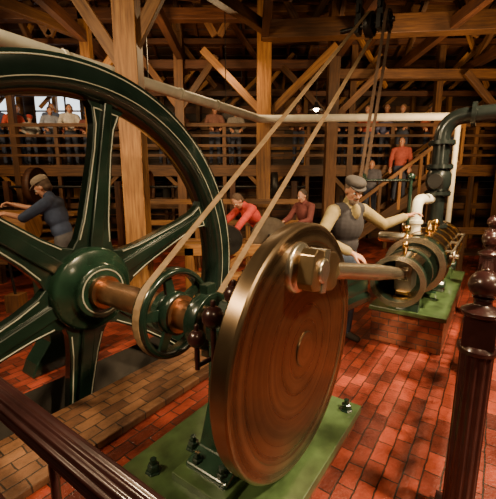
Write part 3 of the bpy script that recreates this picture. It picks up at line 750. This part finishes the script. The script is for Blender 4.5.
for k,(x,s,c,h) in enumerate(spec):
    person('spectator',(x,10.42,BZ+.002),yaw_of(-.12*x+random.uniform(-.15,.15),-1),c,(.05,.06,.10),hair=random.choice([(.05,.03,.02),(.2,.11,.05),(.12,.1,.09)]),hat=h,lean=.12,head_pitch=.25,head_yaw=random.uniform(-.4,.4),arms=rail_arms,sc=s,voxel=.016)
for (x,s,c) in((-6.9,1.04,(.08,.07,.07)),(-5.85,1.06,(.12,.16,.3)),(-5.3,1.03,(.3,.08,.06)),(-2.1,1.05,(.07,.07,.09)),(-.65,1.05,(.09,.08,.08)),(3.1,1.05,(.14,.12,.1)),(4.15,1.05,(.25,.07,.05))):
    person('spectator',(x,11.0,BZ+.002),yaw_of(-.12*x,-1),c,(.05,.06,.10),hair=(.07,.04,.03),head_yaw=random.uniform(-.3,.3),sc=s,voxel=.018)
# people on the stair treads
for k,c in((3,(.10,.10,.13)),(6,(.35,.07,.05))):
    f=(k+.5)/12
    person('spectator',(sa.x+3*f,9.5,.10+2.3*f),yaw_of(-.5,-1),c,(.05,.06,.10),hair=(.07,.04,.03),sc=.97,voxel=.016)
# ------------------------------------------------------------------ sawmill clutter
e=empty('saw_carriage'); b=MB()
for y in(5.6,6.3): b.beam((-7.5,y,.62),(-2.4,y,.62),.14,.18,0)
for x in(-7,-5.8,-4.6,-3.4,-2.6):
    b.beam((x,5.6,0),(x,5.6,.55),.14,.14,0); b.beam((x,6.3,0),(x,6.3,.55),.14,.14,0); b.beam((x,5.5,.78),(x,6.4,.78),.12,.14,1); b.beam((x,6.3,.8),(x,6.3,1.35),.1,.1,1)
b.lathe((-7.2,5.95,1.12),(1,0,0),[(0,.27),(.05,.28),(3.5,.26),(3.55,.25)],24,1)
b.obj('frame_and_log',['wood2','wood'],e)
e=empty('lever'); b=MB(); b.beam((-3.36,4.86,0),(-3.36,4.86,.25),.2,.2,1); b.cyl((-3.36,4.86,.2),(-3.42,4.80,1.58),.018); b.cyl((-3.42,4.62,1.48),(-3.42,5.06,1.48),.016); b.obj('hand_lever',['black','wood2'],e)
e=empty('lumber_stack'); b=MB()
for k in range(8):
    for j in range(4): b.beam((-7.2+random.uniform(-.1,.1),7.0+j*.22,.1+k*.16),(-3.6+random.uniform(-.2,.2),7.0+j*.22,.1+k*.16),.2,.045,0)
for k in range(8):
    for x in(-6.6,-4.2): b.box((x,7.33,.1+k*.16-.05 if k else .04),(.08,.9,.06),0)
b.obj('boards',['wood'],e)
e=empty('saw_husk'); b=MB()
for x in(-.9,.9):
    for y in(5.3,5.7): b.beam((x,y,0),(x,y,.85),.13,.13,0)
for y in(5.3,5.7): b.beam((-1.1,y,.82),(1.1,y,.82),.13,.16,0)
b.beam((-.9,5.3,.4),(.9,5.3,.4),.1,.12,0); b.beam((-.9,5.26,.15),(0,5.26,.8),.06,.1,0)
b.lathe((-.3,5.1,.98),(0,1,0),[(0,.05),(.7,.05)],16,1); b.lathe((-.3,5.18,.98),(0,1,0),[(0,.22),(.14,.22)],32,1)
b.lathe((.35,5.1,1.0),(0,1,0),[(0,.04),(.6,.04)],16,1); b.lathe((.35,5.5,1.0),(0,1,0),[(0,.3),(.006,.3)],40,2)
b.obj('frame_and_pulleys',['wood','black','steel'],e)
e=empty('wooden_guard_rail'); b=MB()
for x in(-2.2,-1.1,0,1.1): b.beam((x,7.6,0),(x,7.6,1.5),.1,.1,0)
for z in(.6,1.0,1.45): b.beam((-2.4,7.54,z),(1.2,7.54,z),.04,.11,0)
b.obj('posts_and_rails',['wood'],e)
e=empty('workbench'); b=MB()
b.box((5.2,7.1,.88),(2.2,.6,.07),0)
for x in(4.25,6.15):
    for y in(6.9,7.3): b.box((x,y,.42),(.1,.1,.84),0)
b.box((5.2,7.3,.4),(2.0,.05,.15),0); b.obj('bench_frame',['wood2'],e)
# ------------------------------------------------------------------ lamps
def lamp(name,x,y,z):
    e=empty(name); b=MB(); b.cyl((x,y,z+.12),(x,y,zr(y)),.008,n=8,mi=0); b.lathe((x,y,z-.02),(0,0,1),[(0,.16),(.1,.06),(.16,.03)],24,0,caps=False); b.sphere((x,y,z+.0),.06,1,16,10)
    b.obj('shade_and_bulb',['black','bulb'],e)
lamp('pendant_lamp',-2.97,8.4,5.5); lamp('pendant_lamp',1.55,8.4,3.5); lamp('pendant_lamp',-6.4,9.0,4.6)
def area(n,loc,tgt,size,en_,col=(1,.68,.34),spread=180):
    l=bpy.data.lights.new(n,'AREA'); l.energy=en_; l.size=size; l.color=col; l.spread=math.radians(spread); o=bpy.data.objects.new(n,l); bpy.context.scene.collection.objects.link(o)
    o.location=loc; o.rotation_euler=(V(tgt)-V(loc)).to_track_quat('-Z','Y').to_euler()
KC=(1,.75,.43)
area('work_light_engine',(2.8,.2,4.6),(1.0,2.6,.4),.4,185,KC,95)
area('work_light_left',(-3.4,.6,4.2),(-1.0,3.6,1.4),.45,115,KC,100)
area('work_light_cylinder',(3.6,2.9,4.6),(2.1,4.4,.9),.3,180,KC,85)
area('work_light_floor',(.5,-1.2,4.8),(.6,2.0,.4),.8,32,KC)
area('side_fill',(3.2,-1.4,2.4),(.6,2.0,1.0),.5,30,KC)  # fill added from the right to brighten the connecting rod, no fixture
area('mill_light_back',(-1.5,6.2,3.6),(-1.2,11,3.8),.6,62,(1,.66,.32),140)
area('mill_light_back_right',(4.4,5.6,2.6),(4.8,10.5,4.0),.6,130,(1,.66,.32),140)
area('mill_light_back_left',(-5.5,6.2,4.2),(-6,11,3.2),.6,75,(1,.70,.38),140)
area('mill_light_floor',(-.5,7.4,4.4),(0,6.4,.8),.5,65)
area('sawyer_fill',(-3.8,3.4,3.8),(-2.9,5.2,1.2),.4,50,KC)  # added fill so the sawyer is not lost in the dark
area('roof_fill',(-3.0,7.0,3.9),(-3.0,8.4,6.5),.6,26)  # added fill aimed up at the left rafters, not a fitted lamp
area('roof_fill_right',(3.0,6.4,3.9),(3.2,8.6,6.0),.6,34)  # added fill that brightens the right side of the roof
w=bpy.data.worlds.new('world'); bpy.context.scene.world=w; w.use_nodes=True
w.node_tree.nodes['Background'].inputs[0].default_value=(.5,.36,.24,1); w.node_tree.nodes['Background'].inputs[1].default_value=.025
